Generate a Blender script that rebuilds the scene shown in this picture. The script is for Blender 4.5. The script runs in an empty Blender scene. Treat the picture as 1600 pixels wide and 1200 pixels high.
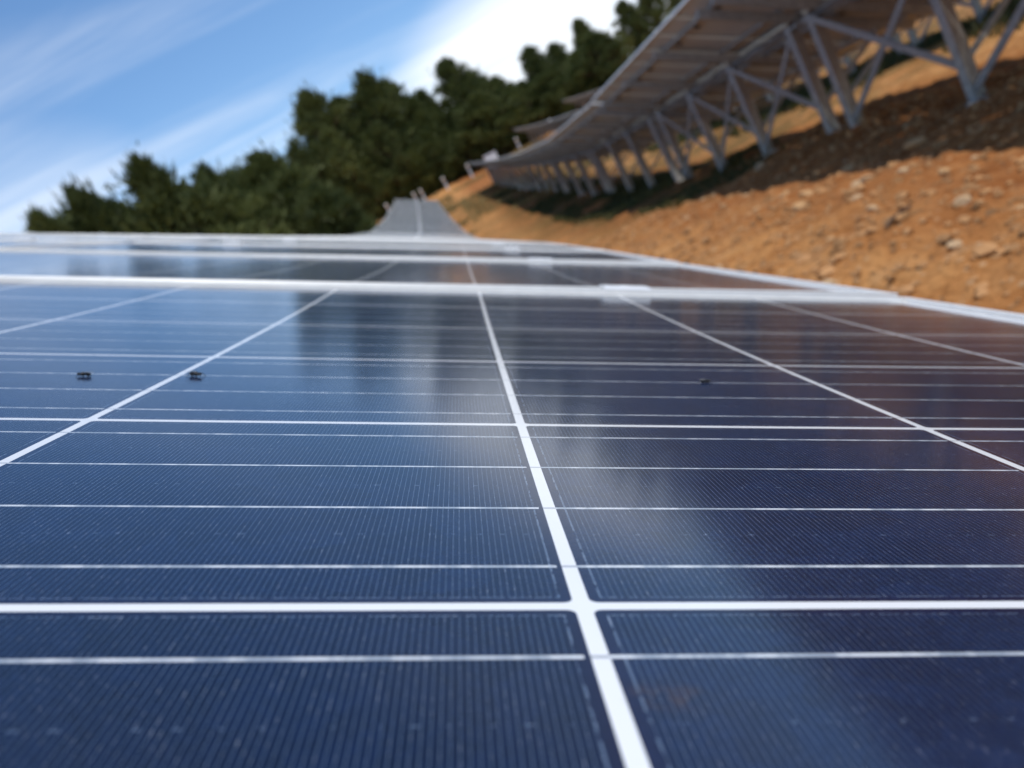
import bpy, bmesh, math, random
import numpy as np
from mathutils import Vector, Matrix

random.seed(11)
rng = np.random.default_rng(11)
scene = bpy.context.scene
COL = scene.collection
R_ = math.radians
TAU = R_(29.0)
CT, ST = math.cos(TAU), math.sin(TAU)

# ------------------------------------------------------------------ object helpers
def tag(o, label=None, cat=None, group=None, kind=None):
    if label: o['label'] = label
    if cat: o['category'] = cat
    if group: o['group'] = group
    if kind: o['kind'] = kind
    return o

def empty(name, loc=(0, 0, 0)):
    o = bpy.data.objects.new(name, None)
    o.empty_display_size = 0.1
    COL.objects.link(o)
    o.location = loc
    return o

def mesh_obj(name, verts, faces, mat, parent=None, smooth=False):
    me = bpy.data.meshes.new(name)
    me.from_pydata([tuple(v) for v in verts], [], [tuple(f) for f in faces])
    me.update()
    if mat: me.materials.append(mat)
    if smooth: me.polygons.foreach_set('use_smooth', [True] * len(me.polygons))
    o = bpy.data.objects.new(name, me)
    COL.objects.link(o)
    if parent: o.parent = parent
    return o

def inst(src, parent=None):
    o = src.copy()
    COL.objects.link(o)
    o.parent = parent
    return o

class MB:
    """collects solids and links them as one mesh object"""
    def __init__(self): self.v = []; self.f = []
    def add(self, vs, fs):
        n = len(self.v); self.v += [tuple(p) for p in vs]; self.f += [tuple(i + n for i in f) for f in fs]
    def box(self, x0, x1, y0, y1, z0, z1):
        self.add([(x0,y0,z0),(x1,y0,z0),(x1,y1,z0),(x0,y1,z0),(x0,y0,z1),(x1,y0,z1),(x1,y1,z1),(x0,y1,z1)],
                 [(0,3,2,1),(4,5,6,7),(0,1,5,4),(1,2,6,5),(2,3,7,6),(3,0,4,7)])
    def prism(self, profile, a, b, xdir):
        """sweep a 2-D closed profile from a to b; xdir gives the profile's first axis"""
        a = Vector(a); b = Vector(b); d = (b - a).normalized()
        x = Vector(xdir); x = (x - d * x.dot(d)).normalized(); y = d.cross(x)
        n = len(profile)
        vs = [a + x * p + y * q for p, q in profile] + [b + x * p + y * q for p, q in profile]
        fs = [(i, (i + 1) % n, n + (i + 1) % n, n + i) for i in range(n)]
        fs += [tuple(range(n - 1, -1, -1)), tuple(range(n, 2 * n))]
        self.add(vs, fs)
    def build(self, name, mat, parent=None, smooth=False):
        return mesh_obj(name, self.v, self.f, mat, parent, smooth)

def c_profile(w, d, t):
    """C channel: web width w, flange depth d, thickness t, one lip-less closed outline"""
    h = w / 2
    return [(-h, 0), (h, 0), (h, d), (h - t, d), (h - t, t), (-h + t, t), (-h + t, d), (-h, d)]

# ------------------------------------------------------------------ node helpers
def new_mat(name):
    m = bpy.data.materials.new(name); m.use_nodes = True
    nt = m.node_tree; nt.nodes.clear()
    out = nt.nodes.new('ShaderNodeOutputMaterial')
    b = nt.nodes.new('ShaderNodeBsdfPrincipled')
    nt.links.new(b.outputs[0], out.inputs[0])
    return m, nt, b

class NG:
    def __init__(self, nt): self.nt = nt
    def put(self, sock, v):
        if isinstance(v, bpy.types.NodeSocket): self.nt.links.new(v, sock)
        else: sock.default_value = v
    def m(self, op, a, b=0.0, c=None, clamp=False):
        n = self.nt.nodes.new('ShaderNodeMath'); n.operation = op; n.use_clamp = clamp
        self.put(n.inputs[0], a); self.put(n.inputs[1], b)
        if c is not None: self.put(n.inputs[2], c)
        return n.outputs[0]
    def mix(self, fac, a, b):
        n = self.nt.nodes.new('ShaderNodeMix'); n.data_type = 'RGBA'
        self.put(n.inputs[0], fac); self.put(n.inputs[6], a); self.put(n.inputs[7], b)
        return n.outputs[2]
    def noise(self, vec, scale, detail=4, rough=0.55, dist=0.0, dims='3D'):
        n = self.nt.nodes.new('ShaderNodeTexNoise'); n.noise_dimensions = dims
        if vec is not None: self.nt.links.new(vec, n.inputs['Vector'])
        n.inputs['Scale'].default_value = scale; n.inputs['Detail'].default_value = detail
        n.inputs['Roughness'].default_value = rough; n.inputs['Distortion'].default_value = dist
        return n.outputs[0]
    def ramp(self, fac, stops, interp='LINEAR'):
        n = self.nt.nodes.new('ShaderNodeValToRGB'); n.color_ramp.interpolation = interp
        els = n.color_ramp.elements
        while len(els) < len(stops): els.new(0.5)
        for e, (p, c) in zip(els, stops):
            e.position = p; e.color = (*c, 1) if len(c) == 3 else c
        self.put(n.inputs[0], fac)
        return n.outputs[0]
    def mapr(self, v, a, b, c=0.0, d=1.0, smooth=True):
        n = self.nt.nodes.new('ShaderNodeMapRange'); n.interpolation_type = 'SMOOTHSTEP' if smooth else 'LINEAR'
        self.put(n.inputs[0], v)
        for i, q in enumerate((a, b, c, d)): n.inputs[i + 1].default_value = q
        return n.outputs[0]
    def coord(self, which='Object'):
        n = self.nt.nodes.new('ShaderNodeTexCoord'); return n.outputs[which]
    def xyz(self, v):
        n = self.nt.nodes.new('ShaderNodeSeparateXYZ'); self.nt.links.new(v, n.inputs[0]); return n.outputs
    def comb(self, x, y, z):
        n = self.nt.nodes.new('ShaderNodeCombineXYZ')
        for s, v in zip(n.inputs, (x, y, z)): self.put(s, v)
        return n.outputs[0]
    def bump(self, h, strength, dist):
        n = self.nt.nodes.new('ShaderNodeBump'); self.nt.links.new(h, n.inputs['Height'])
        n.inputs['Strength'].default_value = strength; n.inputs['Distance'].default_value = dist
        return n.outputs[0]

# ------------------------------------------------------------------ materials
P = 0.159            # cell pitch
PY = 0.1597
HW_, HL_ = 0.501, 0.830
HALF = 0.07785       # half a cell along the slope
HALFY = 0.07822      # and across it

def cell_material():
    m, nt, b = new_mat('cells_under_glass'); g = NG(nt)
    co = g.coord('Object'); x, y, _ = g.xyz(co)
    def cellaxis(v, n, p):
        s = g.m('DIVIDE', g.m('ADD', v, n * p), p)
        fl = g.m('FLOOR', s); fr = g.m('SUBTRACT', s, fl)
        return fl, fr, g.m('MULTIPLY', g.m('SUBTRACT', fr, 0.5), p)
    ix, fx, dx = cellaxis(x, 5, P)
    iy, fy, dy = cellaxis(y, 3, PY)
    rr = 0.0019
    qx = g.m('SUBTRACT', g.m('ABSOLUTE', dx), HALF - rr)
    qy = g.m('SUBTRACT', g.m('ABSOLUTE', dy), HALFY - rr)
    mx = g.m('MAXIMUM', qx, 0.0); my = g.m('MAXIMUM', qy, 0.0)
    ln = g.m('SQRT', g.m('ADD', g.m('MULTIPLY', mx, mx), g.m('MULTIPLY', my, my)))
    sdf = g.m('SUBTRACT', g.m('ADD', ln, g.m('MINIMUM', g.m('MAXIMUM', qx, qy), 0.0)), rr)
    inside = g.m('MULTIPLY', g.m('LESS_THAN', g.m('ABSOLUTE', x), 5 * P), g.m('LESS_THAN', g.m('ABSOLUTE', y), 3 * PY))
    cell = g.m('MULTIPLY', g.m('LESS_THAN', sdf, 0.0), inside)
    inner = g.m('LESS_THAN', sdf, -0.0020)
    # silicon: crystal grains, each cell a little different
    wn = nt.nodes.new('ShaderNodeTexWhiteNoise'); wn.noise_dimensions = '3D'
    oi = nt.nodes.new('ShaderNodeObjectInfo')
    nt.links.new(g.comb(ix, iy, g.m('MULTIPLY', oi.outputs['Random'], 37.0)), wn.inputs[0])
    vo = nt.nodes.new('ShaderNodeTexVoronoi'); vo.inputs['Scale'].default_value = 95.0
    nt.links.new(co, vo.inputs['Vector'])
    grain = g.xyz(vo.outputs['Color'])[0]
    vo2 = nt.nodes.new('ShaderNodeTexVoronoi'); vo2.inputs['Scale'].default_value = 900.0
    nt.links.new(co, vo2.inputs['Vector'])
    grit = g.xyz(vo2.outputs['Color'])[1]
    tone = g.m('ADD', g.m('MULTIPLY', wn.outputs[0], 0.45), g.m('ADD', g.m('MULTIPLY', grain, 0.25), g.m('MULTIPLY', grit, 0.30)))
    si = g.ramp(tone, [(0.05, (0.0010, 0.0034, 0.016)), (0.5, (0.0020, 0.0078, 0.034)), (0.95, (0.0045, 0.016, 0.060))])
    # purplish blue edge of each cell
    edge = g.mapr(sdf, -0.004, -0.0005)
    si = g.mix(g.m('MULTIPLY', edge, 0.5), si, (0.012, 0.009, 0.034, 1))
    # fingers
    sp = nt.nodes.new('ShaderNodeMapping'); sp.inputs['Scale'].default_value = (900, 260, 900); nt.links.new(co, sp.inputs[0])
    fn = g.noise(sp.outputs[0], 1.0, 2, 0.6)
    fv = g.m('ABSOLUTE', g.m('SUBTRACT', g.m('FRACT', g.m('DIVIDE', dx, 0.00138)), 0.5))
    fw = g.m('MULTIPLY_ADD', fn, 0.040, 0.020)
    finger = g.m('MULTIPLY', g.m('LESS_THAN', fv, fw), inner)
    ring = g.m('LESS_THAN', g.m('ABSOLUTE', g.m('ADD', sdf, 0.0024)), 0.00016)
    finger = g.m('MAXIMUM', finger, g.m('MULTIPLY', ring, g.m('GREATER_THAN', fn, 0.47)))
    # rows of short dashes half way between busbars
    bb = g.m('FRACT', g.m('MULTIPLY', fy, 4.0))
    mid = g.m('MINIMUM', bb, g.m('SUBTRACT', 1.0, bb))
    dash = g.m('MULTIPLY', g.m('LESS_THAN', mid, 0.0042), g.m('LESS_THAN', g.m('FRACT', g.m('DIVIDE', x, 0.00552)), 0.3))
    dash = g.m('MULTIPLY', g.m('MULTIPLY', dash, inner), g.m('GREATER_THAN', fn, 0.52))
    finger = g.m('MAXIMUM', finger, dash)
    glint = g.mapr(g.noise(sp.outputs[0], 2.3, 2, 0.7), 0.56, 0.72)
    fcol = g.mix(glint, (0.085, 0.12, 0.18, 1), (0.34, 0.38, 0.45, 1))
    col = g.mix(finger, si, fcol)
    # gaps: white back sheet
    white = (0.78, 0.775, 0.755, 1)
    col = g.mix(cell, white, col)
    # ribbons run on through the gaps
    bw = g.m('LESS_THAN', g.m('ABSOLUTE', g.m('SUBTRACT', bb, 0.5)), 0.0145)
    rn = nt.nodes.new('ShaderNodeMapping'); rn.inputs['Scale'].default_value = (160, 20, 160); nt.links.new(co, rn.inputs[0])
    rnz = g.noise(rn.outputs[0], 1.0, 3, 0.6)
    rcol = g.mix(g.mapr(rnz, 0.4, 0.62), (0.34, 0.38, 0.42, 1), (0.66, 0.68, 0.69, 1))
    brk = g.m('MULTIPLY', cell, g.m('LESS_THAN', g.m('SUBTRACT', HALF, dx), 0.0011))  # ribbon dips under the next cell
    rib = g.m('MULTIPLY', g.m('MULTIPLY', bw, inside), g.m('SUBTRACT', 1.0, brk))
    col = g.mix(rib, col, g.mix(cell, (0.42, 0.43, 0.44, 1), rcol))
    # dust film and a few brown dirt specks
    d1 = g.mapr(g.noise(co, 7.0, 5, 0.6), 0.5, 0.75)
    col = g.mix(g.m('MULTIPLY', d1, 0.012), col, (0.42, 0.33, 0.24, 1))
    d2 = g.mapr(g.noise(co, 23.0, 4, 0.65), 0.70, 0.78)
    col = g.mix(g.m('MULTIPLY', d2, 0.35), col, (0.12, 0.07, 0.035, 1))
    # one brown smear beside the white cross
    sx_ = g.m('SUBTRACT', x, 0.3262); sy_ = g.m('SUBTRACT', y, -0.352)
    sd_ = g.m('SQRT', g.m('ADD', g.m('MULTIPLY', sx_, sx_), g.m('MULTIPLY', sy_, g.m('MULTIPLY', sy_, 2.5))))
    sm_ = g.m('MULTIPLY', g.mapr(sd_, 0.002, 0.0085, 1.0, 0.0), g.mapr(g.noise(co, 260.0, 4, 0.65), 0.42, 0.62))
    col = g.mix(g.m('MULTIPLY', sm_, 0.42), col, (0.085, 0.045, 0.022, 1))
    # grime gathered along the frame and a few dried drip marks
    rim = g.m('MAXIMUM', g.m('SUBTRACT', g.m('ABSOLUTE', y), HW_), g.m('SUBTRACT', g.m('ABSOLUTE', x), HL_))
    rim = g.m('MULTIPLY', g.mapr(rim, -0.045, -0.010), g.mapr(g.noise(co, 30.0, 5, 0.65), 0.42, 0.68))
    col = g.mix(g.m('MULTIPLY', rim, 0.28), col, (0.36, 0.27, 0.18, 1))
    dm = nt.nodes.new('ShaderNodeMapping'); dm.inputs['Scale'].default_value = (3.0, 38.0, 3.0); nt.links.new(co, dm.inputs[0])
    drip = g.mapr(g.noise(dm.outputs[0], 1.0, 4, 0.6), 0.60, 0.74)
    col = g.mix(g.m('MULTIPLY', drip, 0.018), col, (0.45, 0.40, 0.33, 1))
    nt.links.new(col, b.inputs['Base Color'])
    b.inputs['Roughness'].default_value = 0.5
    nt.links.new(g.mix(finger, (0.06,) * 3 + (1,), (0.4,) * 3 + (1,)), b.inputs['Specular IOR Level'])
    b.inputs['Coat Weight'].default_value = 1.0
    b.inputs['Coat IOR'].default_value = 1.39
    nt.links.new(g.mapr(g.noise(co, 14.0, 4, 0.6), 0.3, 0.75, 0.105, 0.14), b.inputs['Coat Roughness'])
    bn = g.noise(co, 1400.0, 2, 0.5)
    nt.links.new(g.bump(bn, 0.05, 0.0003), b.inputs['Coat Normal'])
    return m

def simple(name, col, rough, metal=0.0, var=0.15, scale=20.0, bump=0.0, spec=0.5):
    m, nt, b = new_mat(name); g = NG(nt); co = g.coord('Object')
    n = g.noise(co, scale, 4, 0.6)
    lo = tuple(c * (1 - var) for c in col); hi = tuple(min(1, c * (1 + var)) for c in col)
    nt.links.new(g.ramp(n, [(0.3, lo), (0.7, hi)]), b.inputs['Base Color'])
    b.inputs['Roughness'].default_value = rough; b.inputs['Metallic'].default_value = metal
    b.inputs['Specular IOR Level'].default_value = spec
    if bump: nt.links.new(g.bump(n, bump, 0.01), b.inputs['Normal'])
    return m

M_CELL = cell_material()
M_ALU = simple('anodised_aluminium', (0.76, 0.745, 0.70), 0.42, 0.1, 0.05, 60)
M_CLAMP = simple('bright_clamp_metal', (0.93, 0.92, 0.89), 0.3, 0.1, 0.02, 60)
M_BACK = simple('white_backsheet', (0.52, 0.525, 0.53), 0.5, 0.0, 0.05, 3)
M_JBOX = simple('black_plastic', (0.02, 0.02, 0.02), 0.5)
M_GALV = simple('galvanised_steel', (0.38, 0.37, 0.355), 0.52, 0.25, 0.25, 14, 0.05)
M_CONC = simple('concrete', (0.46, 0.44, 0.40), 0.9, 0, 0.2, 18, 0.3)
M_POST = simple('white_post', (0.74, 0.72, 0.68), 0.7, 0, 0.1, 8)
M_CAB = simple('cabinet_white', (0.78, 0.77, 0.75), 0.45, 0, 0.05, 6)
M_CABD = simple('cabinet_grey', (0.25, 0.26, 0.27), 0.5, 0, 0.1, 6)
M_BARK = simple('pine_bark', (0.16, 0.105, 0.07), 0.95, 0, 0.4, 6, 0.6, 0.1)
M_STONE = simple('pale_stone', (0.54, 0.32, 0.15), 0.9, 0, 0.3, 9, 0.5, 0.2)
M_STONE2 = simple('white_limestone', (0.54, 0.36, 0.20), 0.9, 0, 0.2, 9, 0.5, 0.2)
M_GRAVEL = simple('clay_gravel', (0.40, 0.21, 0.09), 0.95, 0, 0.45, 5, 0.3, 0.1)
M_FLY = simple('fly_body', (0.012, 0.011, 0.010), 0.4, 0, 0.3, 900)
M_WING = simple('fly_wing', (0.20, 0.18, 0.15), 0.3, 0, 0.2, 900)

M_FARCELL = simple('dark_far_cells', (0.02, 0.03, 0.07), 0.12, 0, 0.2, 8)

def soil_material():
    m, nt, b = new_mat('orange_clay_soil'); g = NG(nt)
    co = g.coord('Object')
    big = g.noise(co, 0.35, 5, 0.6); mid = g.noise(co, 3.2, 6, 0.62); fine = g.noise(co, 22.0, 5, 0.65)
    base = g.ramp(mid, [(0.22, (0.16, 0.055, 0.016)), (0.42, (0.38, 0.165, 0.052)), (0.58, (0.56, 0.29, 0.105)), (0.8, (0.70, 0.45, 0.22))])
    red = g.ramp(big, [(0.35, (0.37, 0.130, 0.036)), (0.65, (0.60, 0.285, 0.092))])
    c = g.mix(0.4, base, red)
    f = g.ramp(fine, [(0.3, (0.50, 0.46, 0.42)), (0.5, (1.0, 1.0, 1.0)), (0.72, (1.35, 1.4, 1.45))])
    mm = nt.nodes.new('ShaderNodeMix'); mm.data_type = 'RGBA'; mm.blend_type = 'MULTIPLY'; mm.inputs[0].default_value = 0.85
    nt.links.new(c, mm.inputs[6]); nt.links.new(f, mm.inputs[7]); c = mm.outputs[2]
    vo = nt.nodes.new('ShaderNodeTexVoronoi'); vo.inputs['Scale'].default_value = 16.0; nt.links.new(co, vo.inputs['Vector'])
    speck = g.m('MULTIPLY', g.m('LESS_THAN', vo.outputs['Distance'], 0.26), g.m('GREATER_THAN', g.xyz(vo.outputs['Color'])[0], 0.72))
    c = g.mix(g.m('MULTIPLY', speck, 0.6), c, (0.60, 0.42, 0.24, 1))
    # dry straw and moss in patches
    x, y, z = g.xyz(co)
    shade_soil = g.m('MULTIPLY', g.mapr(g.m('ADD', x, g.m('MULTIPLY', g.noise(co, 0.8, 6, 0.75), 2.6)), 2.9, 4.5), g.mapr(x, 6.4, 7.6, 1.0, 0.0))  # red-brown soil band that also paints the rack's gradual shade into the colour
    shade_soil_col = g.ramp(g.noise(co, 6.0, 6, 0.7), [(0.3, (0.13, 0.040, 0.012)), (0.48, (0.29, 0.098, 0.028)), (0.62, (0.40, 0.165, 0.055)), (0.78, (0.60, 0.34, 0.15))])
    c = g.mix(g.m('MULTIPLY', shade_soil, 0.82), c, shade_soil_col)
    far = g.m('MULTIPLY', g.mapr(y, 9.0, 20.0), g.mapr(y, 60.0, 75.0, 1.0, 0.0))
    moss = g.m('MULTIPLY', g.mapr(g.noise(co, 0.7, 5, 0.65), 0.36, 0.56), far)
    moss = g.m('MULTIPLY', moss, g.mapr(x, 1.6, 3.4, 0.5, 1.0))
    c = g.mix(g.m('MULTIPLY', moss, 0.72), c, (0.080, 0.066, 0.022, 1))
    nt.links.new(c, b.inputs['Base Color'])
    b.inputs['Roughness'].default_value = 0.95; b.inputs['Specular IOR Level'].default_value = 0.1
    h = g.m('ADD', g.m('MULTIPLY', mid, 0.5), g.m('MULTIPLY', fine, 0.5))
    nt.links.new(g.bump(h, 1.0, 0.07), b.inputs['Normal'])
    return m
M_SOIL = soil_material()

def leaf_material(name, c0, c1, transl=0.25):
    m, nt, b = new_mat(name); g = NG(nt)
    at = nt.nodes.new('ShaderNodeAttribute'); at.attribute_name = 'tuft'
    oi = nt.nodes.new('ShaderNodeObjectInfo')
    t = g.m('ADD', g.m('MULTIPLY', at.outputs['Fac'], 0.6), g.m('MULTIPLY', oi.outputs['Random'], 0.4))
    col = g.mix(t, (*c0, 1), (*c1, 1))
    nt.links.new(col, b.inputs['Base Color']); b.inputs['Roughness'].default_value = 0.6
    b.inputs['Specular IOR Level'].default_value = 0.25
    tr = nt.nodes.new('ShaderNodeBsdfTranslucent'); nt.links.new(col, tr.inputs[0])
    mx = nt.nodes.new('ShaderNodeMixShader'); mx.inputs[0].default_value = transl
    out = [n for n in nt.nodes if n.type == 'OUTPUT_MATERIAL'][0]
    nt.links.new(b.outputs[0], mx.inputs[1]); nt.links.new(tr.outputs[0], mx.inputs[2]); nt.links.new(mx.outputs[0], out.inputs[0])
    return m
M_PINE = leaf_material('pine_needles', (0.028, 0.045, 0.012), (0.160, 0.176, 0.048))
M_GRASS = leaf_material('grass_blades', (0.036, 0.050, 0.014), (0.13, 0.12, 0.042), 0.35)
M_DRY = leaf_material('dry_grass', (0.26, 0.19, 0.07), (0.42, 0.33, 0.14), 0.3)

# ------------------------------------------------------------------ lie of the land
_Y = [-200, -40, 0, 9, 14, 20, 26, 33, 43, 57, 71, 80, 90, 105, 140, 500]
_R = [0, 0, 0, -.02, -.08, -.15, -.13, .2, .93, 2.05, 3.33, 4.3, 5.4, 7.2, 10.0, 22]
_yy = np.arange(-200, 500, .5)
_rr = np.interp(_yy, _Y, _R); _k = np.hanning(17); _k /= _k.sum()
_rs = np.convolve(np.pad(_rr, 8, mode='edge'), _k, mode='valid')
def rise(y): return np.interp(y, _yy, _rs)
def shift(y): return np.interp(y, [-50, 20, 26, 43, 57, 71, 90], [0, 0, -.1, -.44, -.65, -.85, -1.05])

class VNoise:
    def __init__(self, seed): self.t = np.random.default_rng(seed).random((256, 256))
    def __call__(self, x, y):
        xi = np.floor(x).astype(int); yi = np.floor(y).astype(int); fx = x - xi; fy = y - yi
        fx = fx * fx * (3 - 2 * fx); fy = fy * fy * (3 - 2 * fy); t = self.t
        a = t[xi % 256, yi % 256]; b = t[(xi + 1) % 256, yi % 256]; c = t[xi % 256, (yi + 1) % 256]; d = t[(xi + 1) % 256, (yi + 1) % 256]
        return (a * (1 - fx) + b * fx) * (1 - fy) + (c * (1 - fx) + d * fx) * fy - 0.5
VN = [VNoise(i) for i in range(4)]
def ground(x, y, rough=True):
    x = np.asarray(x, float); y = np.asarray(y, float)
    fade = 1 - np.clip((y - 40) / 45, 0, 1)
    h = -1.14 + rise(y) - 0.10 * np.clip(-x - 3.0, 0, 60) * fade + 0.07 * np.clip(-x - 2.0, 0, 16) * (1 - fade) + 0.028 * np.clip(x - 9, 0, 80)
    h = h - 0.02 * np.clip(np.hypot(np.clip(-x - 60, 0, None), np.clip(x - 80, 0, None)), 0, 200)
    if rough:
        h = h + 0.16 * VN[0](x * .45, y * .45) + 0.09 * VN[1](x * 1.7, y * 1.7) + 0.06 * VN[2](x * 5.3, y * 5.3) + 0.03 * VN[3](x * 13, y * 13)
    return h

def graded(lo, hi, f0, f1, step, grow):
    a = list(np.arange(f0, f1 + 1e-6, step)); s = step; v = f1
    while v < hi: s *= grow; v += s; a.append(min(v, hi))
    s = step; v = f0
    while v > lo: s *= grow; v -= s; a.insert(0, max(v, lo))
    return np.array(a)
gx = graded(-320, 380, 0.6, 7.0, 0.055, 1.07); gy = graded(-120, 460, 2.0, 15.0, 0.06, 1.045)
X, Y = np.meshgrid(gx, gy, indexing='ij')
Z = ground(X, Y)
nx, ny = X.shape
vs = np.stack([X.ravel(), Y.ravel(), Z.ravel()], 1)
ii = (np.arange(nx - 1)[:, None] * ny + np.arange(ny - 1)[None]).ravel()
me = bpy.data.meshes.new('ground')
me.from_pydata(vs.tolist(), [], np.stack([ii, ii + ny, ii + ny + 1, ii + 1], 1).tolist())
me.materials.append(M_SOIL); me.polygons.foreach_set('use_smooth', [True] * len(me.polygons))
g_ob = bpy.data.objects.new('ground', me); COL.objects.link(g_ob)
tag(g_ob, 'bare orange clay hillside rising between and beyond the panel rows', 'ground', kind='structure')

# ------------------------------------------------------------------ solar panels
PITCH, HW, HL = 1.022, 0.501, 0.830
XC = [-0.293, -1.973]                 # lower and upper panel of each row, along the slope
ROWSTEP = 6.49
FR_TOP, FR_BOT, LIP = 0.0042, -0.036, 0.0115
SAG = 0.0053

def sag(x, y): return -SAG * (1 - (y / HW) ** 2) * (1 - (x / HL) ** 4)

def sheet(dz, flip):
    xs = np.linspace(-HL + .004, HL - .004, 25); ys = np.linspace(-HW + .004, HW - .004, 17)
    v = [(x, y, sag(x, y) + dz) for x in xs for y in ys]
    f = []
    for i in range(24):
        for j in range(16):
            q = (i * 17 + j, (i + 1) * 17 + j, (i + 1) * 17 + j + 1, i * 17 + j + 1)
            f.append(q[::-1] if flip else q)
    return v, f

def frame_mb():
    mb = MB()
    lo, hi = FR_BOT, FR_TOP
    # long bars run full length along x at both y edges, short bars butt between them with a hairline seam
    prof = [(-HW, lo), (-HW + .024, lo), (-HW + .024, lo + .002), (-HW + .002, lo + .002), (-HW + .002, -.012), (-HW + LIP, -.012), (-HW + LIP, hi - .0008), (-HW + LIP - .0008, hi), (-HW + .001, hi), (-HW, hi - .001)]
    for s in (-1, 1):
        n = len(prof)
        a = [(-HL, s * -p, q) for p, q in prof]; b = [(HL, s * -p, q) for p, q in prof]
        fs = [(i, (i + 1) % n, n + (i + 1) % n, n + i) for i in range(n)] + [tuple(range(n))[::-1], tuple(range(n, 2 * n))]
        mb.add(a + b, fs if s > 0 else [f[::-1] for f in fs])
    e = HW - LIP - .0009
    prof2 = [(HL, lo), (HL - .024, lo), (HL - .024, lo + .002), (HL - .002, lo + .002), (HL - .002, -.012), (HL - LIP, -.012), (HL - LIP, hi - .0008), (HL - LIP + .0008, hi), (HL - .001, hi), (HL, hi - .001)]
    for s in (-1, 1):
        n = len(prof2)
        a = [(s * p, -e, q) for p, q in prof2]; b = [(s * p, e, q) for p, q in prof2]
        fs = [(i, (i + 1) % n, n + (i + 1) % n, n + i) for i in range(n)] + [tuple(range(n))[::-1], tuple(range(n, 2 * n))]
        mb.add(a + b, fs if s < 0 else [f[::-1] for f in fs])
    return mb

def recalc(o):
    bm = bmesh.new(); bm.from_mesh(o.data); bmesh.ops.recalc_face_normals(bm, faces=bm.faces); bm.to_mesh(o.data); bm.free()

T_FRAME = frame_mb().build('frame', M_ALU); recalc(T_FRAME)
v, f = sheet(0.0, False); T_GLASS = mesh_obj('cell_sheet', v, f, M_CELL, smooth=True)
v, f = sheet(-0.006, True); T_BACK = mesh_obj('backsheet', v, f, M_BACK, smooth=True)
mb = MB(); mb.box(-.055, .055, -.06, .06, -.034, -.0155)
mb.box(.045, .052, .02, .028, -.030, -.024); mb.box(-.052, -.045, .02, .028, -.030, -.024)
T_JBOX = mb.build('junction_box', M_JBOX); T_JBOX.location = (-.34, 0, 0)
def clamp_obj(xl):
    mb = MB(); c = HW + (PITCH / 2 - HW)
    h = FR_TOP
    # top plate bent up at both ends of its width, with bolt head
    mb.prism([(-.021, h + .0004), (.021, h + .0004), (.021, h + .0030), (.017, h + .0042), (-.017, h + .0042), (-.021, h + .0030)], (xl - .027, c, 0), (xl + .027, c, 0), (0, 1, 0))
    mb.prism([(.005 * math.cos(a * math.pi / 3), .005 * math.sin(a * math.pi / 3)) for a in range(6)], (xl, c, h + .0038), (xl, c, h + .0052), (1, 0, 0))
    mb.box(xl - .004, xl + .004, c - .004, c + .004, -.05, h + .001)
    o = mb.build('clamp', M_CLAMP); recalc(o); return o
T_CLAMP = [clamp_obj(.49), clamp_obj(-.49)]
# one-piece far panel (too small in the picture to show parts)
def far_panel():
    v1, f1 = frame_mb().v, frame_mb().f
    me = bpy.data.meshes.new('solar_panel')
    n1 = len(v1)
    vv = v1 + [(-HL + .004, -HW + .004, 0), (HL - .004, -HW + .004, 0), (HL - .004, HW - .004, 0), (-HL + .004, HW - .004, 0)] + [(-HL + .004, -HW + .004, -.006), (HL - .004, -HW + .004, -.006), (HL - .004, HW - .004, -.006), (-HL + .004, HW - .004, -.006)]
    ff = f1 + [(n1, n1 + 1, n1 + 2, n1 + 3), (n1 + 7, n1 + 6, n1 + 5, n1 + 4)]
    me.from_pydata(vv, [], ff); me.materials.append(M_ALU); me.materials.append(M_CELL); me.materials.append(M_BACK)
    me.polygons[len(f1)].material_index = 1; me.polygons[len(f1) + 1].material_index = 2
    o = bpy.data.objects.new('solar_panel', me); COL.objects.link(o); recalc(o); return o
T_FAR = far_panel()

Y0 = -0.0427    # near edge of the panel under the camera

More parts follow.
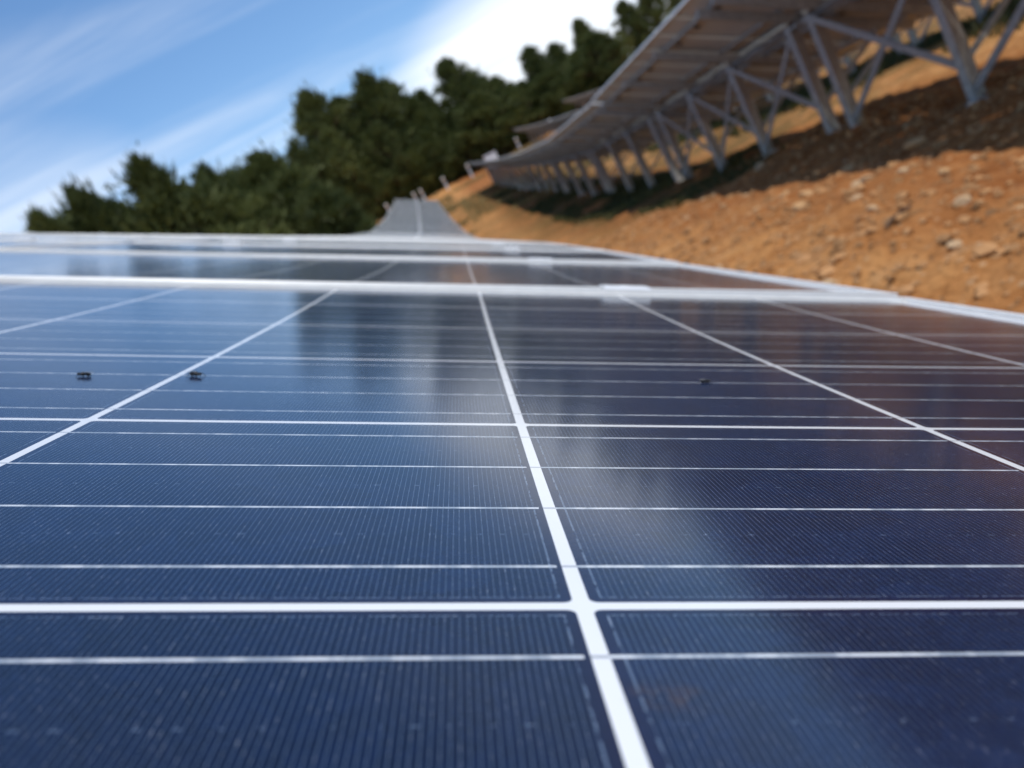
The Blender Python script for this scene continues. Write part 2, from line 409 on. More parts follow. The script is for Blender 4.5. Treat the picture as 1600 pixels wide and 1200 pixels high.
class Row:
    def __init__(self, j, kstart, ntab, y0):
        self.j = j; self.ntab = ntab
        self.nodes = [y0 + PITCH * (kstart + 8 * i) for i in range(ntab + 1)]
        zs = [float(rise(q)) for q in self.nodes]; xs = [float(shift(q)) for q in self.nodes]
        ny, nz = list(self.nodes), zs
        if j == 0:      # the nearest tables, levelled from the photograph
            ny = [self.nodes[0], .97, 2.01, 3.1, 4.15] + self.nodes[1:]
            nz = [0, 0, .0045, .0105, .0122, .0095] + [z for z in zs[2:]]
        self.starts = list(self.nodes[:-1]); self.ends = list(self.nodes[1:])
        if j == 1:      # a gap and a small step down after the second table
            sh = [.20 if i >= 2 else 0.0 for i in range(ntab)]
            self.starts = [q + d for q, d in zip(self.starts, sh)]; self.ends = [q + d for q, d in zip(self.ends, sh)]
            ny, nz = [], []
            for i, (a, b) in enumerate(zip(self.starts, self.ends)):
                dz = -.035 if i >= 2 else 0.0
                ny += [a + .0005, b - .0005] if i else [a, b - .0005]
                nz += [float(rise(self.nodes[i])) + dz, float(rise(self.nodes[i + 1])) + dz]
        self.ny, self.nz, self.xs = ny, nz, xs
    def off(self, y):
        return float(np.interp(y, self.nodes, self.xs)), float(np.interp(y, self.ny, self.nz))
    def twist(self, y):
        return float(np.interp(y, [.9, 2.0, 5, 13, 22], [0, .007, .009, .009, 0])) if self.j == 0 else 0.0
    def pt(self, Xp, y, Zp=0.0):
        dx, dz = self.off(y)
        Zp = Zp + self.twist(y) * (Xp - .537)
        return Vector((Xp * CT + Zp * ST + dx + ROWSTEP * self.j, y, -Xp * ST + Zp * CT + dz))
    def panel_matrix(self, tier, y):
        c = self.pt(XC[tier], y)
        ex = (self.pt(XC[tier] + .5, y) - self.pt(XC[tier] - .5, y)).normalized()
        ey = (self.pt(XC[tier], y + .48) - self.pt(XC[tier], y - .48)); ey = (ey - ex * ey.dot(ex)).normalized()
        ez = ex.cross(ey)
        m = Matrix((ex, ey, ez)).transposed().to_4x4(); m.translation = c
        return m

_first = [True]
def make_panel(matrix, clamps, jbox, parts=True, both=True):
    if not parts:
        o = inst(T_FAR); o.matrix_world = matrix; return o
    r = empty('solar_panel'); r.matrix_world = matrix
    inst(T_FRAME, r); inst(T_GLASS, r); inst(T_BACK, r)
    if jbox: inst(T_JBOX, r)
    if clamps:
        for c in T_CLAMP[:2 if both else 1]: inst(c, r)
    return r

ROW1 = Row(0, -3, 9, Y0)
ROW2 = Row(1, 0, 8, 2.96)
ROW3 = Row(2, 0, 10, 4.2)
ROW4 = Row(3, 0, 5, 50.0)

ordn = ['first', 'second', 'third', 'fourth', 'fifth', 'sixth', 'seventh', 'eighth', 'ninth', 'tenth']
for k in range(-3, 69):
    y = Y0 + PITCH * (k + .5)
    for tier in (0, 1):
        near = k < 9
        p = make_panel(ROW1.panel_matrix(tier, y), near, False, both=k > 1 or tier == 1)
        t = 'lower' if tier == 0 else 'upper'
        if k == 0 and tier == 0: lab = 'large dark blue solar panel filling the foreground, white grid lines and flies on it'
        elif k == 0: lab = 'blue sky-reflecting panel along the upper side of the big foreground panel'
        elif k < 0: lab = 'dark blue panel of the front row at or behind the camera, out of view'
        elif k == 1: lab = 'dark panel of the %s line just past the first bright metal frame' % t
        elif k == 2: lab = 'dark sliver of panel of the %s line past the second bright frame' % t
        elif k < 9: lab = 'flat panel of the %s line among those whose frames merge at the crest' % t
        elif k < 22: lab = 'front row panel of the %s line hidden in the dip behind the crest' % t
        else: lab = 'grey-blue panel of the %s line on the far strip climbing to the pines' % t
        tag(p, lab, 'solar panel', 'panels of the front row')
T2 = ['at the top right of the picture', 'over the nearest double post of the uphill rack', 'just past the uphill double post',
      'at the white gap in the uphill rack', 'on the middle of the uphill rack', 'on the far half of the uphill rack', 'near the far end of the uphill rack', 'at the far tip of the uphill rack']
for i in range(64):
    y = ROW2.starts[i // 8] + PITCH * (i % 8 + .5)
    for tier in (0, 1):
        p = make_panel(ROW2.panel_matrix(tier, y), False, i < 40)
        tag(p, 'panel seen from below, %s edge, %s' % ('low' if tier == 0 else 'high', T2[i // 8]), 'solar panel', 'panels of the uphill row')
for i in range(14):
    y = 4.2 + PITCH * (i + .5)
    for tier in (0, 1):
        p = make_panel(ROW3.panel_matrix(tier, y), False, False, parts=False)
        tag(p, 'third row panel glimpsed between the posts of the uphill rack', 'solar panel', 'panels of the third row')
FV, FF, FM = [], [], []
base = [tuple(v.co) for v in T_FAR.data.vertices]; polys = [(tuple(p.vertices), p.material_index) for p in T_FAR.data.polygons]
def far_into(row, y0, rng_):
    for i in rng_:
        for tier in (0, 1):
            mx_ = row.panel_matrix(tier, y0 + PITCH * (i + .5)); n = len(FV)
            FV.extend(tuple(mx_ @ Vector(c)) for c in base)
            for q, k_ in polys: FF.append(tuple(n + j for j in q)); FM.append(k_)
far_into(ROW3, 4.2, list(range(14, 30)) + list(range(48, 80))); far_into(ROW4, 50.0, range(40))
fo = mesh_obj('distant_solar_panels', FV, FF, M_ALU)
fo.data.materials.append(M_FARCELL); fo.data.materials.append(M_BACK); fo.data.polygons.foreach_set('material_index', FM)
tag(fo, 'dark slabs of the far third and topmost panel rows under the pines', 'solar panels', kind='stuff')
for t in [T_FRAME, T_GLASS, T_BACK, T_JBOX, T_FAR] + T_CLAMP: bpy.data.objects.remove(t)

# ------------------------------------------------------------------ racks under the panels
XT = -1.32   # post line along the slope
def rack(row, ti, label, group, detail=True, braces=True):
    ya, yb = row.starts[ti] + .002, row.ends[ti] - .002
    r = empty('mounting_rack', row.pt(XT, (ya + yb) / 2) - Vector((0, 0, 1.6)))
    org = r.location.copy()
    L = lambda v: tuple(Vector(v) - org)
    def bar(name, prof, a, b, xd):
        mb = MB(); mb.prism(prof, L(a), L(b), xd); return mb.build(name, M_GALV, r)
    rect = lambda w, h: [(-w / 2, -h / 2), (w / 2, -h / 2), (w / 2, h / 2), (-w / 2, h / 2)]
    nrm = Vector((ST, 0, CT)); along = Vector((CT, 0, -ST))
    for xp in (-2.44, -1.505, -.77, .165):
        bar('purlin', rect(.05, .058), row.pt(xp, ya + .03, -.0665), row.pt(xp, yb - .03, -.0665), along)
    posts = []
    ys = [ya + .34, ya + .34 + 2.5, yb - .34 - 2.5, yb - .34]
    bar('main_beam', c_profile(.11, .05, .006), row.pt(XT, ya + .05, -.272), row.pt(XT, yb - .05, -.272), along)
    for y in ys:
        bar('rafter', rect(.085, .118), row.pt(-2.62, y, -.1565), row.pt(.32, y, -.1565), (0, 1, 0))
        top = row.pt(XT, y, -.22); top = Vector((top.x - .012, y, top.z)); top.z -= .0
        gz = float(ground(top.x, y))
        foot = Vector((top.x, y, gz - .35))
        bar('post', c_profile(.18, .085, .008), foot, top, (1, .45, 0))
        posts.append((top, Vector((top.x, y, gz))))
        fr = row.pt(-.12, y, -.20)
        bar('front_strut', rect(.05, .05), Vector((top.x + .05, y + .05, gz + .42)), Vector((fr.x, y + .05, fr.z)), (0, 1, 0))
        if detail:
            mb = MB(); n = 14; fz = gz - org.z
            ring = lambda rad, z: [(foot.x - org.x + rad * math.cos(2 * math.pi * q / n) * random.uniform(.9, 1.1), y - org.y + rad * math.sin(2 * math.pi * q / n) * random.uniform(.9, 1.1), z + random.uniform(-.01, .01)) for q in range(n)]
            v = ring(.17, fz - .25) + ring(.16, fz - .015) + ring(.13, fz + .012)
            f = [(q + s * n, (q + 1) % n + s * n, (q + 1) % n + (s + 1) * n, q + (s + 1) * n) for s in (0, 1) for q in range(n)] + [tuple(range(2 * n, 3 * n))]
            mesh_obj('footing', v, f, M_CONC, r)
    for (t0, b0), (t1, b1) in zip(posts, posts[1:]) if braces else ():
        o0 = Vector((-.045, 0, 0)); o1 = Vector((-.075, 0, 0))
        bar('brace', rect(.075, .02), b1 + o0 + Vector((0, 0, .10)), t0 + o0 - Vector((0, 0, .08)), (0, 1, 0))
        bar('brace', rect(.085, .02), b0 + o1 + Vector((0, 0, .36)), t1 + o1 - Vector((0, 0, .06)), (0, 1, 0))
    if detail:      # string cable tied up under the main beam, sagging between ties
        pts = []
        nseg = 48
        for q in range(nseg + 1):
            yy = ya + .1 + (yb - ya - .2) * q / nseg
            p_ = row.pt(XT - .09, yy, -.235); p_.z -= .07 * abs(math.sin(q / nseg * math.pi * 5)) + .01
            pts.append(p_)
        mb = MB()
        for a_, b_ in zip(pts, pts[1:]): mb.prism([(.011, 0), (0, .011), (-.011, 0), (0, -.011)], L(a_), L(b_), (0, 0, 1))
        mb.build('cable', M_JBOX, r)
    tag(r, label, 'solar rack', group)
    return r
for i in range(9):
    rack(ROW1, i, 'galvanised rack beneath the front row of panels, %s table' % ('nearest' if i == 0 else ordn[i] + ' from the camera'), 'racks of the front row', i < 2)
W2 = ['nearest, at the upper right', 'just beyond the double post', 'third from the camera', 'fourth along', 'fifth along', 'sixth along', 'seventh along', 'at its far tip']
for i in range(8):
    rack(ROW2, i, 'galvanised rack with braced posts under the uphill row, %s' % W2[i], 'racks of the uphill row', i < 4, i < 2)
for i in (0, 1, 2, 3, 6, 7, 8, 9):
    rack(ROW3, i, 'galvanised rack of the third row, %s' % ('behind the uphill posts, %s table' % ordn[i] if i < 4 else 'far up the hill, %s table' % ordn[i]), 'racks of the third row', False, i < 3)
for i in range(5):
    rack(ROW4, i, 'galvanised rack of the topmost row far up the hill, %s table' % ordn[i], 'racks of the topmost row', False, False)

# ------------------------------------------------------------------ fence posts and cabinet at the top of the site
for xx, h in [(-8.3, 1.25), (-5.35, 1.4), (-2.3, 1.35), (-1.5, 1.3), (1.15, 1.3), (4.0, 1.4), (9.8, 1.3), (13.8, 1.3), (17.8, 1.4), (21.6, 1.3), (-11.6, 1.3)]:
    yy = 90 + random.uniform(-.5, .5); gz = float(ground(xx, yy))
    mb = MB()
    mb.prism([(-.09, -.09), (.09, -.09), (.09, .09), (-.09, .09)], (0, 0, -.3), (0, 0, h - .28), (1, 0, 0))
    mb.prism([(-.09, -.09), (.09, -.09), (.09, .09), (-.09, .09)], (0, 0, h - .28), (0.0, -.30, h), (1, 0, 0))
    o = mb.build('fence_post', M_POST); o.location = (xx, yy, gz)
    tag(o, 'white concrete fence post on the orange bank below the pines', 'fence post', 'fence posts along the top of the site')
cz = float(ground(6.2, 84.5))
cab = empty('inverter_cabinet', (6.2, 84.5, cz)); tag(cab, 'white cabinet standing by the far tip of the uphill rack', 'cabinet')
mb = MB(); mb.box(-.62, .62, -.4, .4, .08, 1.5); mb.build('body', M_CAB, cab)
mb = MB(); mb.box(-.68, .68, -.46, .46, 1.5, 1.56); mb.build('roof', M_CAB, cab)
mb = MB(); mb.box(-.58, -.01, -.415, -.401, .14, 1.44); d = mb.build('door', M_CAB, cab)
mb = MB(); mb.box(-.06, -.03, -.44, -.416, .75, .9); mb.build('handle', M_CABD, d)
mb = MB(); mb.box(.01, .58, -.415, -.401, .14, 1.44); mb.build('door', M_CAB, cab)
mb = MB(); mb.box(-.66, .66, -.44, .44, -.3, .08); mb.build('plinth', M_CONC, cab)

# ------------------------------------------------------------------ stones, gravel, grass
def rock_mesh(seed, sub=2):
    bm = bmesh.new(); bmesh.ops.create_icosphere(bm, subdivisions=sub, radius=1)
    r = random.Random(seed); sx, sy, sz = r.uniform(.8, 1.3), r.uniform(.7, 1.1), r.uniform(.45, .8)
    pl = [(Vector((r.gauss(0, 1), r.gauss(0, 1), r.gauss(0, 1))).normalized(), r.uniform(.55, .9)) for _ in range(9)]
    for v in bm.verts:
        p = v.co.copy()
        for n, d in pl:
            k = p.dot(n)
            if k > d: p -= n * (k - d)
        p += Vector((r.gauss(0, .03), r.gauss(0, .03), r.gauss(0, .03)))
        v.co = Vector((p.x * sx, p.y * sy, p.z * sz))
    me = bpy.data.meshes.new('stone'); bm.to_mesh(me); bm.free(); return me
ROCKS = [rock_mesh(i) for i in range(7)]
for m_ in ROCKS[:4]: m_.materials.append(M_STONE)
for m_ in ROCKS[4:]: m_.materials.append(M_STONE2)
def stone(x, y, s, k, label, group=None):
    o = bpy.data.objects.new('stone', ROCKS[k]); COL.objects.link(o)
    o.location = (x, y, float(ground(x, y)) + s * .18); o.scale = (s, s, s); o.rotation_euler = (random.uniform(-.3, .3), random.uniform(-.3, .3), random.uniform(0, 6.3))
    return tag(o, label, 'stone', group)
stone(4.47, 12.5, .11, 5, 'round pale stone on the soil before the second braced post')
stone(2.74, 6.1, .05, 6, 'whitish stone with a flat top in the middle of the orange slope')
stone(2.58, 5.6, .05, 4, 'broad cream stone on the slope near the right edge of the picture')
stone(3.75, 7.0, .08, 2, 'tan slab of stone on the dark shaded soil near the nearest post')
stone(3.55, 7.9, .08, 1, 'upright tan stone lying below the double post in shade')
stone(5.28, 10.9, .12, 5, 'white stone wedged between the feet of the double post')
for _ in range(120):
    y = random.uniform(3.2, 13); x = random.uniform(1.3, 5.6)
    s = min(.06, .016 + random.expovariate(1 / .016))
    stone(x, y, s, random.randrange(7), 'small pale stone half buried in the orange soil of the slope', 'stones on the slope')

mb = MB()
tw_ = [(0, 0, .03), (.07, .05, .045), (.15, .07, .05), (.24, .13, .035)]
for a_, b_ in zip(tw_, tw_[1:]): mb.prism([(.009, 0), (0, .009), (-.009, 0), (0, -.009)], a_, b_, (0, 0, 1))
mb.prism([(.006, 0), (0, .006), (-.006, 0), (0, -.006)], (.14, .07, .05), (.19, .02, .07), (0, 0, 1))
tg = mb.build('twig', M_BARK); tg.location = (2.22, 4.75, float(ground(2.32, 4.8)))
tag(tg, 'dark broken twig lying on the orange slope near the right edge', 'twig')

def scatter(name, n, area, size, mat, label, cat, kind_fn):
    V, F = [], []
    for _ in range(n):
        x, y = area()
        kind_fn(V, F, x, y, float(ground(x, y)), size())
    o = mesh_obj(name, V, F, mat); tag(o, label, cat, kind='stuff'); return o
def pebble(V, F, x, y, z, s):
    n = len(V); a = random.uniform(0, 6.3); ca, sa = math.cos(a), math.sin(a)
    pts = [(1, 0, 0), (-1, 0, 0), (0, .8, 0), (0, -.8, 0), (.1, .1, .65), (0, 0, -.6), (.7, .6, .3), (-.6, -.6, .35)]
    for p in pts:
        j = [q * s * random.uniform(.75, 1.25) for q in p]
        V.append((x + j[0] * ca - j[1] * sa, y + j[0] * sa + j[1] * ca, z + j[2] + s * .15))
    for q in [(0, 6, 4), (6, 2, 4), (2, 1, 4), (1, 7, 4), (7, 3, 4), (3, 0, 4), (2, 0, 5), (1, 2, 5), (3, 1, 5), (0, 3, 5), (0, 2, 6), (1, 3, 7)]: F.append(tuple(n + i for i in q))
def area_soil():
    y = 2.2 + 13 * random.random() ** 1.3
    return random.uniform(1.0, 6.2), y
scatter('gravel', 10000, area_soil, lambda: min(.055, .008 + random.expovariate(1 / .011)), M_GRAVEL, 'loose clay crumbs and grit strewn over the orange slope', 'gravel', pebble)

def blades(name, n, area, hmin, hmax, mat, label):
    V, F, A = [], [], []
    for _ in range(n):
        x, y = area(); z = float(ground(x, y)) - .01
        tone = random.random()
        for b_ in range(5):
            a = random.uniform(0, 6.3); h = random.uniform(hmin, hmax); w = random.uniform(.004, .009) * (1 + y / 18)
            bx, by = x + random.gauss(0, .03), y + random.gauss(0, .03)
            lean = random.uniform(.15, .7) * h; dx, dy = math.cos(a), math.sin(a)
            k = len(V)
            V += [(bx - dy * w, by + dx * w, z), (bx + dy * w, by - dx * w, z), (bx + dx * lean * .4 + dy * w * .7, by + dy * lean * .4 - dx * w * .7, z + h * .6), (bx + dx * lean * .4 - dy * w * .7, by + dy * lean * .4 + dx * w * .7, z + h * .6), (bx + dx * lean, by + dy * lean, z + h)]
            F += [(k, k + 1, k + 2, k + 3), (k + 3, k + 2, k + 4)]
            A += [min(1, max(0, tone + random.gauss(0, .12)))] * 5
    o = mesh_obj(name, V, F, mat)
    at = o.data.attributes.new('tuft', 'FLOAT', 'POINT'); at.data.foreach_set('value', A)
    tag(o, label, 'grass', kind='stuff'); return o
def patch(xa, xb, ya, yb, thr, seed):
    def f():
        for _ in range(40):
            x, y = random.uniform(xa, xb), random.uniform(ya, yb)
            if VN[seed](x * .5 + 7, y * .35) + .25 * VN[(seed + 1) % 4](x * 2, y * 2) > thr: return x, y
        return x, y
    return f
blades('grass', 6500, patch(3.1, 6.2, 13, 56, -.12, 0), .03, .12, M_GRASS, 'short green grass growing in the shade along the feet of the uphill rack')
blades('weeds', 3000, patch(8.6, 12.6, 9, 48, -.02, 1), .06, .26, M_GRASS, 'green weeds under the third row beyond the sunlit strip')
blades('dry_grass', 3200, patch(-1, 12, 40, 92, .05, 2), .08, .30, M_DRY, 'sparse dry grass on the far orange bank')

# ------------------------------------------------------------------ pines
def pine_crown(seed, n_br, tufts, size, slim):
    r = np.random.default_rng(seed)
    V, F, A = [], [], []
    wood = MB()
    top = 1.0
    for b in range(n_br):
        t = .06 + .94 * (b / (n_br - 1)) ** .85
        env = slim * (math.sin(min(1, (1.04 - t) / .62) * math.pi / 2) ** .9) * (.62 + .38 * min(1, (t - .1) / .25))
        az = b * 2.399 + r.normal(0, .35)
        rad = env * (r.uniform(.3, 1.0) if b % 7 else r.uniform(1.0, 1.28))
        if b == n_br - 1: rad = .01
        cx, cy, cz = rad * math.cos(az), rad * math.sin(az), t + r.normal(0, .022) + .10 * rad
        wood.prism([(.006, 0), (0, .006), (-.006, 0), (0, -.006)], (0, 0, max(.1, cz - .10 - .25 * rad)), (cx, cy, cz), (1, .3, .2))
        cr = r.uniform(.026, .066) * (1.2 - .5 * t)
        shade = r.uniform(0, 1)
        nt_ = int(tufts * r.uniform(.7, 1.3))
        for _ in range(nt_):
            d = r.normal(0, 1, 3); d /= np.linalg.norm(d) + 1e-9
            rr = cr * abs(r.normal(0, 1.0))
            stretch = np.array([1.2, 1.2, 1.0])
            p = np.array([cx, cy, cz]) + d * rr * stretch
            p[:2] *= (1 + r.normal(0, .02))
            up = d * .8 + np.array([0, 0, .75]) + r.normal(0, .35, 3); up /= np.linalg.norm(up)
            side = np.cross(up, r.normal(0, 1, 3)); side /= np.linalg.norm(side) + 1e-9
            s = size * r.uniform(.7, 1.7); w = s * r.uniform(.10, .22)
            k = len(V)
            V += [tuple(p - side * w), tuple(p + side * w), tuple(p + up * s + side * w * .25), tuple(p + up * s - side * w * .25)]
            F.append((k, k + 1, k + 2, k + 3))
            A += [min(1, max(0, shade * .6 + .4 * r.random()))] * 4
    me = bpy.data.meshes.new('crown'); me.from_pydata(V, [], F); me.materials.append(M_PINE)
    at = me.attributes.new('tuft', 'FLOAT', 'POINT'); at.data.foreach_set('value', A)
    # trunk, slightly crooked and tapering, with its limbs
    n = 8; tv, tf = [], []
    for s in range(9):
        z = s / 8 * .97; rd = .017 * (1 - .85 * s / 8); ox, oy = .012 * math.sin(s * 1.3 + seed), .012 * math.cos(s * 1.7 + seed)
        tv += [(ox + rd * math.cos(2 * math.pi * q / n), oy + rd * math.sin(2 * math.pi * q / n), z - .03) for q in range(n)]
    for s in range(8):
        tf += [(s * n + q, s * n + (q + 1) % n, (s + 1) * n + (q + 1) % n, (s + 1) * n + q) for q in range(n)]
    k = len(tv); tv += wood.v; tf += [tuple(i + k for i in f_) for f_ in wood.f]
    mt = bpy.data.meshes.new('trunk'); mt.from_pydata(tv, [], tf); mt.materials.append(M_BARK)
    return me, mt
PINES = [pine_crown(s, nb, tu, sz, sl) for s, nb, tu, sz, sl in [(1, 125, 130, .034, .27), (2, 145, 125, .032, .31), (3, 105, 120, .036, .21), (4, 155, 125, .030, .34), (5, 120, 130, .034, .29)]]
def pine(x, y, top, k, wide, label, group):
    gz = float(ground(x, y)) - .1; h = (top - gz) * .93
    t = empty('pine_tree', (x, y, gz)); t.rotation_euler = (0, 0, random.uniform(0, 6.3)); t.scale = (h * wide, h * wide, h)
    cr = bpy.data.objects.new('crown', PINES[k][0]); COL.objects.link(cr); cr.parent = t
    tr = bpy.data.objects.new('trunk', PINES[k][1]); COL.objects.link(tr); tr.parent = t
    tag(t, label, 'pine tree', group); return t

# camera axes measured from the photograph (used to set out the far trees on their own ground)
CAM = Vector((0.0672 * ST, 0, 0.0672 * CT))
FW = Vector((-0.02769905, 0.98164447, -0.1886979)); RT = Vector((0.88570523, -0.06341234, -0.45989685)); UP = Vector((0.46342098, 0.17986942, 0.86769118))
FPX = 1305.8
def at(px, py, yd):
    d = FW * FPX + RT * (px - 800) - UP * (py - 600); return CAM + d * (yd / d.y)
G1 = 'pines of the low stand beyond the front row'; G2 = 'tall pines of the dark stand in the middle'; G3 = 'pines along the top of the site'
def T(px, py, yd, k, wide, label, g):
    p = at(px, py, yd); pine(p.x, p.y, p.z, k, wide, label, g)
L1 = 'dark green pine of the low stand behind the crest of the front row'
T(50, 330, 40, 2, .62, 'thin-crowned pine at the left end of the low stand', G1)
T(112, 296, 42, 0, .8, L1, G1); T(160, 312, 45, 1, .9, L1, G1)
T(208, 246, 41, 2, .82, 'pine with a narrow pointed top rising out of the low stand', G1)
T(262, 286, 44, 4, 1.0, L1, G1); T(312, 264, 46, 0, 1.0, L1, G1); T(352, 262, 49, 3, .9, L1, G1)
T(392, 238, 47, 1, 1.0, 'broad pine at the tall end of the low stand', G1); T(440, 262, 44, 4, 1.05, L1, G1); T(492, 292, 40, 0, 1.1, L1, G1)
T(85, 345, 47, 4, .9, L1, G1); T(230, 305, 50, 3, 1.0, L1, G1); T(425, 285, 50, 3, 1.0, L1, G1); T(535, 330, 43, 1, 1.1, L1, G1); T(150, 330, 43, 3, 1.0, L1, G1); T(330, 300, 42, 3, 1.0, L1, G1)
L2 = 'tall dark pine in the dense stand behind the far strip of panels'
T(470, 140, 97, 1, .8, 'tall pine on the left flank of the dark stand', G2); T(520, 148, 100, 3, .8, L2, G2)
T(562, 116, 99, 0, .95, 'tallest pine of the dark middle stand', G2); T(597, 126, 102, 4, .85, L2, G2); T(640, 155, 98, 2, .95, L2, G2)
T(505, 200, 94, 4, .9, L2, G2); T(580, 190, 95, 3, .85, L2, G2); T(625, 215, 95, 1, .9, L2, G2); T(455, 225, 93, 0, .95, L2, G2); T(540, 250, 93.5, 1, .95, L2, G2); T(660, 250, 95, 4, 1.0, L2, G2)
L3 = 'mid green pine behind the fence posts at the top of the site'
T(668, 168, 104, 1, .9, L2, G2); T(652, 142, 101, 2, 1.0, L2, G2); T(690, 90, 101, 1, .85, 'pine standing right of the notch of bright sky', G3); T(732, 110, 104, 0, .95, L3, G3); T(768, 118, 102, 3, .8, L3, G3); T(715, 170, 97, 4, .95, L3, G3); T(765, 185, 97, 1, .95, L3, G3)
T(822, 72, 106, 4, .9, L3, G3); T(860, 66, 108, 3, .8, L3, G3); T(900, 30, 107, 2, .95, 'pine with a thin pointed top against the white cloud', G3); T(935, 62, 109, 1, .8, L3, G3)
T(845, 140, 100, 0, .95, L3, G3); T(905, 110, 102, 3, .9, L3, G3); T(955, 85, 104, 0, 1.0, L3, G3)
T(968, 0, 110, 1, .85, L3, G3); T(1000, -28, 111, 3, .75, L3, G3); T(1045, -55, 112, 0, .85, L3, G3); T(1100, -80, 113, 4, .9, L3, G3); T(1020, 60, 108, 1, .9, L3, G3)
T(480, 300, 96, 3, 1.1, L2, G2); T(620, 285, 96, 1, 1.2, L2, G2); T(690, 240, 99, 3, 1.2, L3, G3); T(740, 205, 100, 1, 1.2, L3, G3); T(790, 180, 103, 3, 1.15, L3, G3); T(870, 130, 106, 1, 1.1, L3, G3); T(930, 120, 108, 3, 1.1, L3, G3); T(980, 90, 106, 3, 1.0, L3, G3)
T(640, 250, 104, 3, 1.2, L2, G2); T(700, 190, 108, 3, 1.1, L3, G3); T(790, 130, 112, 3, 1.1, L3, G3)
T(1170, -110, 114, 3, .8, L3, G3); T(810, 170, 99, 3, .9, L3, G3)

for q in range(24):
    x = -16 + q * 1.75 + random.uniform(-.5, .5); y = 93.5 + random.uniform(0, 3.0) + (q % 2) * 2.2
    pine(x, y, float(ground(x, y)) + random.uniform(4.5, 7.5), random.randrange(5), random.uniform(1.2, 1.7), 'young bushy pine filling the foot of the dark stand behind the fence posts', 'young pines behind the fence posts')

# ------------------------------------------------------------------ flies on the glass
def ball(V, F, c, r, n=10, m=7):
    k = len(V)
    for i in range(m + 1):
        a = math.pi * i / m
        for j in range(n):
            b_ = 2 * math.pi * j / n
            V.append((c[0] + r[0] * math.cos(a), c[1] + r[1] * math.sin(a) * math.cos(b_), c[2] + r[2] * math.sin(a) * math.sin(b_)))
    for i in range(m):
        for j in range(n): F.append((k + i * n + j, k + i * n + (j + 1) % n, k + (i + 1) * n + (j + 1) % n, k + (i + 1) * n + j))
def fly_body():
    """one skin: lathe outline head - neck - thorax - waist - abdomen, plus six jointed legs"""
    mb = MB()
    out = [(-3.4, .05), (-3.2, .55), (-2.75, .85), (-2.2, .75), (-1.95, .4), (-1.7, .75), (-1.1, 1.12), (-.4, 1.15), (.2, .85), (.45, .62), (.8, .95), (1.5, 1.15), (2.3, .95), (3.0, .5), (3.3, .05)]
    n = 12; vs, fs = [], []
    for x, r in out:
        for j in range(n):
            a = 2 * math.pi * j / n; vs.append((x, r * math.cos(a) * 1.05, 1.32 + r * math.sin(a) * .92 - (.12 * (x - .5) if x > .5 else 0)))
    for i in range(len(out) - 1):
        for j in range(n): fs.append((i * n + j, i * n + (j + 1) % n, (i + 1) * n + (j + 1) % n, (i + 1) * n + j))
    mb.add(vs, fs)
    for s in (-1, 1):
        e = []; f = []; ball(e, f, (-2.85, s * .55, 1.5), (.5, .45, .55)); mb.add(e, f)
        for x0, x1, x2 in ((-1.5, -2.6, -3.3), (-.8, -.9, -1.0), (-.2, 1.3, 2.4)):
            p = [(x0, s * .7, .9), (x1, s * 2.0, 1.5), (x2 * .95, s * 2.7, .35), (x2 * 1.1, s * 3.2, .03)]
            for a, b_, w in zip(p, p[1:], (.2, .14, .09)):
                mb.prism([(w, 0), (0, w), (-w, 0), (0, -w)], a, b_, (0, .2, 1))
    return mb
def wing_mb(s):
    mb = MB(); pts = [(-.9, .35), (.2, .6), (1.6, .9), (3.2, 1.25), (4.3, 1.7), (4.5, 2.2), (3.9, 2.6), (2.6, 2.4), (1.0, 1.7), (-.2, .95)]
    t = [(x, s * y * .8, 2.25 - .03 * x) for x, y in pts]; b_ = [(x, y, z - .05) for x, y, z in t]; n = len(t)
    mb.add(t + b_, [tuple(range(n)), tuple(range(2 * n - 1, n - 1, -1))] + [(i, n + i, n + (i + 1) % n, (i + 1) % n) for i in range(n)])
    return mb
def fly(px, py, size, yaw, label):
    d = FW * FPX + RT * (px - 800) - UP * (py - 600)
    mw = ROW1.panel_matrix(0, Y0 + PITCH * .5); mi = mw.inverted()
    o = mi @ CAM; dl = mi.to_3x3() @ d; t = -o.z / dl.z
    for _ in range(6):
        p = o + dl * t; t = (sag(p.x, p.y) - o.z) / dl.z
    p = o + dl * t
    r = empty('fly'); s = size / 7.0
    r.matrix_world = mw @ Matrix.Translation(p) @ Matrix.Rotation(yaw, 4, 'Z') @ Matrix.Scale(s, 4)
    b_ = fly_body().build('body', M_FLY, r, True); recalc(b_)
    for sd in (-1, 1): w_ = wing_mb(sd).build('wing', M_WING, r); recalc(w_)
    tag(r, label, 'fly', 'flies on the glass')
fly(132, 588, .0064, R_(10), 'black fly on the glass at the far left of the picture')
fly(305, 588, .0072, R_(155), 'black fly touching the left diagonal white cell line')
fly(485, 481, .0032, R_(60), 'tiny black fly just below the first bright frame')
fly(1102, 598, .0056, R_(185), 'brownish fly on the dark right half of the glass')

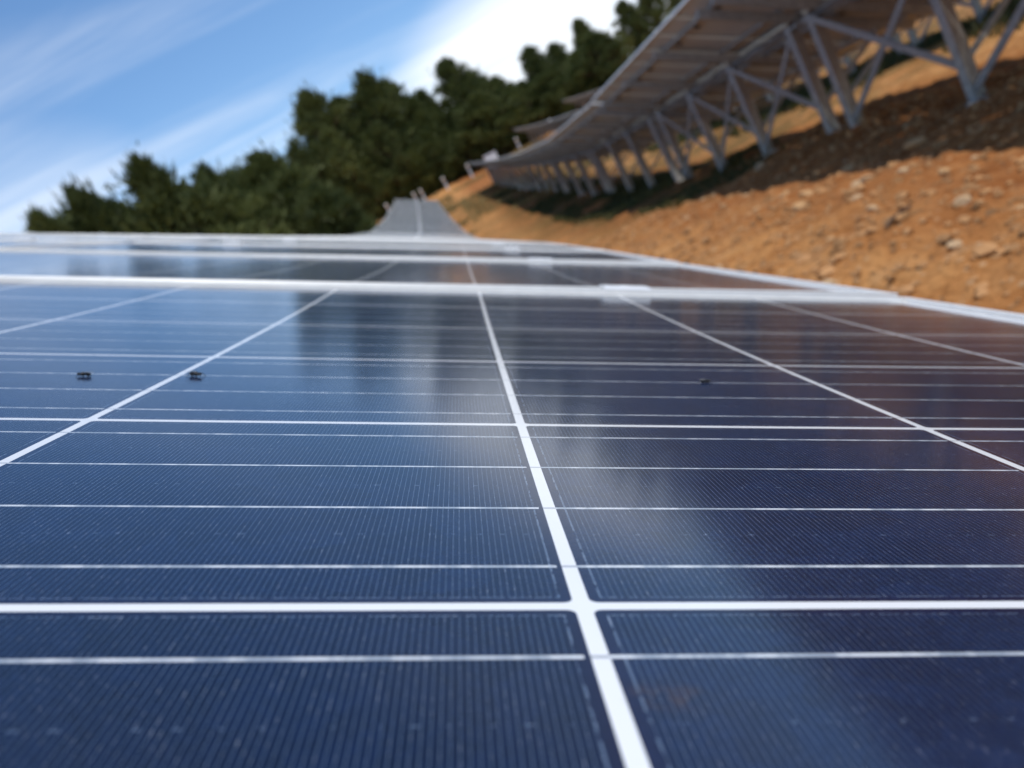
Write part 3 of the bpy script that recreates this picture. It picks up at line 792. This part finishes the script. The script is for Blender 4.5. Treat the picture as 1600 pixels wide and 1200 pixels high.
# ------------------------------------------------------------------ sky, sun, camera
EL, AZ = R_(71), R_(-45)
sd = Vector((math.cos(EL) * math.cos(AZ), math.cos(EL) * math.sin(AZ), math.sin(EL)))
w = bpy.data.worlds.new('World'); scene.world = w; w.use_nodes = True
nt = w.node_tree; nt.nodes.clear(); g = NG(nt)
out = nt.nodes.new('ShaderNodeOutputWorld'); bg = nt.nodes.new('ShaderNodeBackground'); nt.links.new(bg.outputs[0], out.inputs[0])
sky = nt.nodes.new('ShaderNodeTexSky'); sky.sky_type = 'NISHITA'; sky.sun_disc = False
sky.sun_elevation = EL; sky.sun_rotation = math.atan2(sd.x, sd.y); sky.air_density = 1.0; sky.dust_density = 0.05; sky.ozone_density = 2.4; sky.altitude = 600
dirn = g.coord('Generated'); dx, dy, dz = g.xyz(dirn)
zz = g.m('MAXIMUM', dz, 0.02)
px = g.m('DIVIDE', dx, g.m('ADD', zz, 0.06)); py = g.m('DIVIDE', dy, g.m('ADD', zz, 0.06))
vec = g.comb(g.m('ADD', g.m('MULTIPLY', px, 0.20), g.m('MULTIPLY', py, 0.05)), g.m('ADD', g.m('MULTIPLY', py, 0.55), g.m('MULTIPLY', px, -0.05)), 1.7)
vec2 = g.comb(g.m('ADD', g.m('MULTIPLY', px, 0.45), g.m('MULTIPLY', py, 0.12)), g.m('ADD', g.m('MULTIPLY', py, 1.9), g.m('MULTIPLY', px, -0.15)), 3.0)
n1 = g.noise(vec, 1.0, 5, 0.5, 0.6); n2 = g.noise(vec2, 1.0, 8, 0.62, 0.5)
cir = g.m('ADD', g.m('MULTIPLY', n1, 0.62), g.m('MULTIPLY', n2, 0.38))
ex = g.m('DIVIDE', g.m('SUBTRACT', dx, 0.20), 0.21); ez = g.m('DIVIDE', g.m('SUBTRACT', dz, 0.12), 0.115)
blob = g.mapr(g.m('ADD', g.m('MULTIPLY', ex, ex), g.m('MULTIPLY', ez, ez)), 0.25, 1.35, 1.0, 0.0)
wisp = g.m('MULTIPLY', g.mapr(cir, 0.48, 0.73, 0.0, 0.44), g.mapr(dz, 0.5, 0.75, 1.0, 0.3))
fx_ = g.m('DIVIDE', g.m('ADD', dx, 0.42), 0.16); fz_ = g.m('DIVIDE', g.m('SUBTRACT', dz, 0.235), 0.07)
blob2 = g.mapr(g.m('ADD', g.m('MULTIPLY', fx_, fx_), g.m('MULTIPLY', fz_, fz_)), 0.0, 1.3, 0.34, 0.0)
wisp = g.m('ADD', wisp, g.m('MULTIPLY', blob2, g.mapr(n2, 0.3, 0.6, 0.5, 1.0)))
cov = g.m('ADD', g.m('ADD', wisp, 0.01), g.m('MULTIPLY', blob, g.mapr(cir, 0.3, 0.6, 0.55, 1.0)), clamp=True)
cloud = nt.nodes.new('ShaderNodeRGB'); cloud.outputs[0].default_value = (6.6, 6.9, 7.3, 1)
hs = nt.nodes.new('ShaderNodeHueSaturation'); hs.inputs['Saturation'].default_value = 1.15; nt.links.new(sky.outputs[0], hs.inputs['Color'])
mixc = g.mix(g.m('MULTIPLY', cov, 0.9), hs.outputs[0], cloud.outputs[0])
nt.links.new(mixc, bg.inputs[0]); bg.inputs[1].default_value = 0.14

sun = bpy.data.lights.new('sun', 'SUN'); sun.energy = 2.8; sun.angle = R_(0.53); sun.color = (1.0, 0.955, 0.88)
so = bpy.data.objects.new('sun', sun); COL.objects.link(so); so.rotation_euler = sd.to_track_quat('Z', 'Y').to_euler()

cam = bpy.data.cameras.new('camera'); co_ = bpy.data.objects.new('camera', cam); COL.objects.link(co_)
m3 = Matrix((RT, UP, -FW)).transposed().to_4x4(); m3.translation = CAM; co_.matrix_world = m3
cam.sensor_width = 36; cam.sensor_fit = 'HORIZONTAL'; cam.lens = FPX / 1600 * 36; cam.clip_start = 0.005; cam.clip_end = 3000
cam.dof.use_dof = True; cam.dof.focus_distance = 0.25; cam.dof.aperture_fstop = 14.5
scene.camera = co_
scene.view_settings.view_transform = 'Standard'; scene.view_settings.look = 'None'; scene.view_settings.exposure = 0.28; scene.view_settings.gamma = 1
scene.render.resolution_x = 1024; scene.render.resolution_y = 768
scene.cycles.max_bounces = 6; scene.cycles.diffuse_bounces = 3; scene.cycles.glossy_bounces = 4; scene.cycles.transparent_max_bounces = 4
